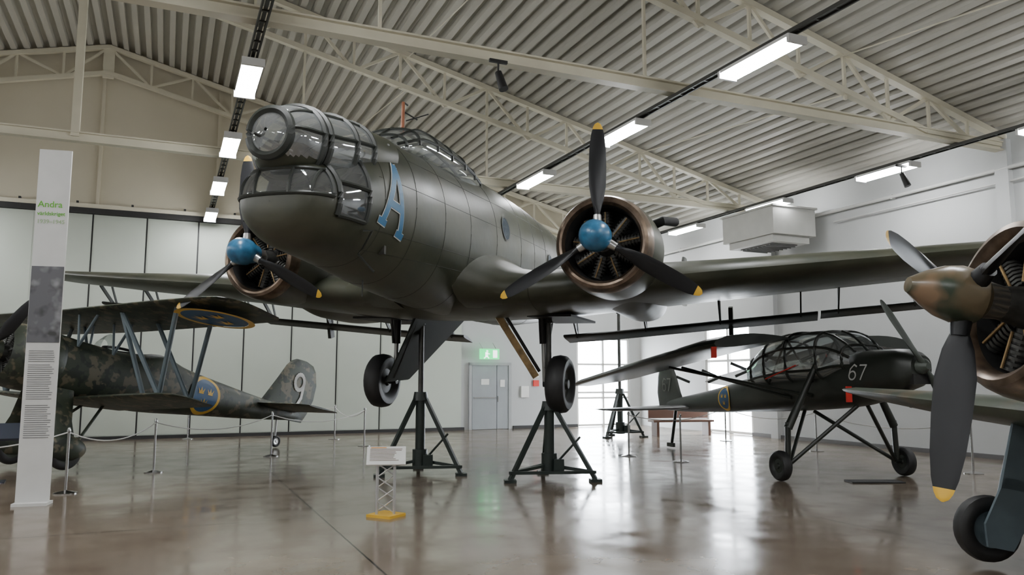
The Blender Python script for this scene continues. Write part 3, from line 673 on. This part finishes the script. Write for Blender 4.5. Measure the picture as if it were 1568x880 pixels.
for s in(-1,1):
    mb.cyl((0,s*1.15,.3),(0,s*1.12,1.0),.05,n=10); mb.cyl((0,s*1.12,.9),(.05,s*.5,2.05),.075,.05,n=10)
    mb.cyl((0,s*1.12,.28),(.55,s*.1,1.3),.035,n=8); mb.cyl((0,s*1.12,.28),(-.9,s*.1,1.15),.035,n=8)
    mb.cyl((.0,s*1.3,.26),(0,s*1.1,.28),.04)
mb.cyl((-6.2,0,.95),(-6.45,0,.12),.04); mb.box((-6.5,0,.08),(.3,.08,.1)); mb.obj('gear_legs',[STO],sp)
mb=MB(); mb.lathe((1.85,0,1.95),(1,0,0),[(0,.14),(.12,.12),(.2,.05),(.2,.001)],16,0)
for k in range(2): blade(mb,127+180*k,1.3,.2,(1.98,0,1.93),0,1,.05,.0,15)
mb.obj('propeller',[mat('prop_green',(.05,.06,.05),.4),YEL],sp)
mb=MB(); mb.box((1.88,0,1.75),(.08,.36,.16)); mb.cyl((1.5,.0,1.55),(1.7,0,1.35),.08); mb.obj('intake',[DARK],sp)
mb=MB(); mb.box((-.4,-2.3,2.22),(.03,.1,.2)); mb.box((.95,-.6,1.5),(.03,.1,.26)); mb.beam((-.4,-.62,2.0),(-1.3,-.66,1.75),.015,.02); mb.obj('remove_tags',[BRED],sp)

# ---------------------------------------------------------------- RIGHT FIGHTER
rf=empty('radial_engine_fighter',(3.42,6.0,2.40),(0,math.radians(-11),math.atan2(-.03,-1)))
FR=Surf([(-1.35,.68,-.70,.66),(-2.2,.66,-.68,.6),(-3.2,.66,-.62,.5),(-5,.5,-.42,.35),(-7.2,.2,-.1,.06)],2.2)
mb=MB(); FR.build(mb,0,.15,40); mb.obj('fuselage',[CAM2],rf)
mb=MB(); mb.lathe((0,0,0),(-1,0,0),[(.85,.53,2),(.50,.525,1),(.40,.55,1),(.36,.6,1),(.38,.65,1),(.46,.685,0),(.56,.71,0),(.9,.73,0),(1.35,.71,0),(1.42,.68,0),(1.42,.55,2)],56)
mb.lathe((0,0,0),(-1,0,0),[(.9,.001),(.9,.58)],40,2); mb.obj('engine_cowling',[CAM2,COPPER,DARK],rf)
mb=MB(); engine(mb,-.62,0,0,.50,0,9,1); mb.obj('radial_engine',[ENG,BRONZE],rf)
mb=MB(); mb.lathe((0,0,0),(1,0,0),[(-.35,.13,1),(-.2,.15,0),(-.14,.21,0),(.0,.225,0),(.12,.2,0),(.25,.14,0),(.34,.085,0),(.38,.06,0),(.385,.001,0)],28,0); mb.obj('spinner',[CAM2,STEEL],rf)
mb=MB()
for k in range(3): blade(mb,152+120*k,1.57,.30,(-.06,0,0),0,1,.14,.10,-28,-25)
for k in range(3):
    a=math.radians(152+120*k); d=V((-.0,math.cos(a),math.sin(a))); mb.cyl(V((-.06,0,0))+d*.1,V((-.06,0,0))+d*.32,.09,.065)
mb.obj('propeller_blades',[BLADE,YEL],rf)
mb=MB(); S=[]
H=[(5.5,-1.75,-2.6,-.5,.05),(5.3,-1.6,-2.9,-.5,.1),(4.9,-1.5,-3.1,-.52,.15),(3,-1.3,-3.35,-.62,.26),(.5,-1.2,-3.6,-.72,.34)]
for y,l,t,z,th in H: S.append(((l,-y,z),(t,-y,z-.03),th))
for y,l,t,z,th in H[::-1]: S.append(((l,y,z),(t,y,z-.03),th))
mb.wing(S,0,12,.15); mb.obj('wing',[camo('fighter_wing_green',[(.035,.045,.028),(.075,.062,.036),(.022,.03,.02)],1.2,.35,.12)],rf)
mb=MB()
for s in(1,-1):
    wc=V((-1.50,s*1.60,-1.80)); wheel(mb,wc,(0,1,0),.31,.19,0,1)
    mb.cyl((-1.5,s*1.46,-1.8),(-1.62,s*1.5,-.7),.06,m=1); mb.cyl((-1.5,s*1.45,-1.8),(-1.5,s*1.65,-1.8),.06,m=1)
    mb.lathe((-1.52,s*1.45,-1.78),(0,1,0),[(-.03,.001),(-.03,.10),(0,.16),(.02,.001)],20,1)
    for pl in ([(-.14,-.75),(.12,-.75),(.10,-1.4),(-.12,-1.4)],[(-.10,-1.3),(.08,-1.3),(.17,-1.75),(.10,-1.95),(-.14,-1.95),(-.2,-1.75)]):
        yy=s*1.40; vs=[(-1.62+a-(z+.75)*.1,yy,z) for a,z in pl]; vs+=[(a,b+s*.03,c) for a,b,c in vs]; n=len(pl)
        mb.add(vs,[tuple(range(n)),tuple(range(2*n-1,n-1,-1))]+[(i,(i+1)%n,(i+1)%n+n,i+n) for i in range(n)],1)
mb.obj('landing_gear',[BLACK,BGREY],rf)

# ---------------------------------------------------------------- INFO BANNER
bn=empty('exhibition_banner',(-6.72,11.25,0),(0,0,math.radians(14)))
mb=MB(); mb.box((0,0,2.56),(.43,.03,5.08)); mb.box((0,0,.02),(.44,.3,.04)); mb.obj('panel',[mat('banner_white',(.66,.66,.64),.5)],bn)
mb=MB(); mb.box((0,-.02,2.82),(.42,.006,1.1)); mb.obj('archive_photo',[camo('photo_grey',[(.10,.10,.11),(.28,.28,.29),(.03,.03,.03)],3.5,.5,.2)],bn)
mb=MB(); random.seed(5)
for blk,(z0,z1) in enumerate(((2.15,2.0),(1.95,1.45),(1.38,.9))):
    z=z0
    while z>z1: 
        w=.34*random.uniform(.82,1); mb.box((-.17+w/2,-.018,z),(w,.003,.010)); z-=.03
mb.obj('body_text',[mat('text_grey',(.2,.2,.2),.6)],bn)
def text(name,s,size,loc,m,parent,rot=(math.pi/2,0,0)):
    c=bpy.data.curves.new(name,'FONT'); c.body=s; c.size=size; c.extrude=.001; c.offset=.001; c.materials.append(m)
    o=bpy.data.objects.new(name,c); o.parent=parent; o.location=loc; o.rotation_euler=rot; bpy.context.scene.collection.objects.link(o)
    return o
GT=mat('text_green',(.12,.42,.03),.6)
text('title_1','Andra',.13,(-.19,-.019,4.24),GT,bn); text('title_2','världskriget',.078,(-.19,-.019,4.12),GT,bn); text('title_3','1939–1945',.082,(-.19,-.019,4.0),mat('text_pale',(.35,.48,.28),.6),bn)
# ---------------------------------------------------------------- SIGN STAND
ss=empty('information_lectern',(-1.63,10.35,0),(0,0,math.radians(8)))
mb=MB(); 
P=[V((-.24,-.04,.0)),V((.06,-.26,0)),V((.26,.0,0)),V((-.02,.26,0))]
mb.add([p for p in P]+[p+V((0,0,.035)) for p in P],[(3,2,1,0),(4,5,6,7)]+[(i,(i+1)%4,(i+1)%4+4,i+4) for i in range(4)]); mb.obj('base_plate',[YEL],ss)
mb=MB()
cs=[(-.11,-.06),(.11,-.06),(.11,.1),(-.11,.1)]
ALU=mat('stage_aluminium',(.6,.6,.6),.35,metal=.6)
for c in cs: mb.cyl((c[0],c[1],.03),(c[0],c[1],.66),.018,n=8)
for i in range(4):
    a,b_=cs[i],cs[(i+1)%4]
    for j in range(4):
        z0=.05+j*.15; p,q=(a,b_) if j%2 else (b_,a); mb.cyl((p[0],p[1],z0),(q[0],q[1],z0+.15),.009,n=5)
mb.obj('truss_post',[ALU],ss)
M=Matrix.Rotation(math.radians(40),3,'X')
mb=MB(); mb.box((0,0,.76),(.50,.32,.02),0,M); mb.obj('panel',[WHITE],ss)
mb=MB()
for i in range(9):
    w=.42*random.uniform(.7,1); q=M@V((0,.11-i*.025,.013)); mb.box((-.21+w/2,q.y,.76+q.z),(w,.009,.002),0,M)
mb.obj('panel_text',[mat('text_dark',(.25,.2,.17),.6)],ss)
q=M@V((0,.135,.014)); mb=MB(); mb.box((-.1,q.y,.76+q.z),(.2,.012,.002),0,M); mb.obj('panel_title',[mat('text_orange',(.7,.3,.05),.6)],ss)
# ---------------------------------------------------------------- BARRIERS
def post(x,y):
    e=empty('barrier_post',(x,y,0)); mb=MB()
    mb.lathe((0,0,0),(0,0,1),[(0,.001),(0,.17),(.015,.17),(.04,.05),(.05,.02),(.93,.02),(.94,.03),(.96,.03),(1.0,.02),(1.01,.001)],20); mb.obj('stanchion',[CHROME],e)
pl=[(-6.88,12.35),(-6.77,15.1),(-5.5,18.2),(-3.9,21.0),(-5.2,23.3),(-9.5,23.3)]
pr=[(2.67,18.2),(6.1,22.7),(7.46,19.5),(8.6,14.9),(3.6,17.0)]
for p in pl+pr: post(*p)
mb=MB()
def rope(a,b,sag=.22):
    mb.tube([(a[0]+(b[0]-a[0])*t/14,a[1]+(b[1]-a[1])*t/14,.93-sag*4*(t/14)*(1-t/14)) for t in range(15)],.011,n=5)
rope((-9.2,10.9),pl[0]); 
for i in range(5): rope(pl[i],pl[i+1])
rope(pr[0],pr[1]); rope(pr[1],pr[2]); rope(pr[2],pr[3])
mb.obj('barrier_ropes',[ROPE])
mb=MB(); mb.box((6.2,13.7,.012),(.9,.35,.02)); mb.obj('drip_tray',[BLACK])
e=empty('wooden_bench',(5.3,24.9,0),(0,0,.2)); mb=MB(); mb.box((0,0,.45),(2.0,.5,.06)); 
for x in(-.85,.85): mb.box((x,0,.21),(.08,.45,.42))
mb.box((0,.22,.7),(2.0,.04,.35)); mb.obj('bench_body',[mat('bench_wood',(.12,.06,.04),.5)],e)
e=empty('display_lectern',(-8.9,13.6,0),(0,0,.5)); mb=MB(); mb.beam((0,0,0),(0,0,.8),.08,.08); mb.box((0,0,.01),(.5,.4,.02)); mb.box((0,-.05,.85),(.9,.5,.04),0,Matrix.Rotation(.5,3,'X')); mb.obj('lectern_body',[mat('lectern_dark',(.03,.035,.05),.3)],e)
e=empty('fire_alarm_sign',BW(12.3,AF-.05,1.6),RZ); mb=MB(); mb.box((0,0,0),(.22,.05,.22)); mb.box((0,0,.35),(.22,.03,.28),1); mb.box((-.45,0,-.3),(.3,.08,.4),1); mb.obj('sign_plate',[BRED,WHITE],e)

# ---------------------------------------------------------------- world + camera
w=bpy.data.worlds.new('sky'); bpy.context.scene.world=w; w.use_nodes=True
w.node_tree.nodes['Background'].inputs[0].default_value=(.88,.94,1,1); w.node_tree.nodes['Background'].inputs[1].default_value=38
cam=bpy.data.cameras.new('camera'); co=bpy.data.objects.new('camera',cam); bpy.context.scene.collection.objects.link(co)
co.location=(0,0,1.75); co.rotation_euler=(math.radians(90+6.66),0,0); cam.sensor_width=36; cam.lens=27.55; cam.clip_end=300
bpy.context.scene.camera=co
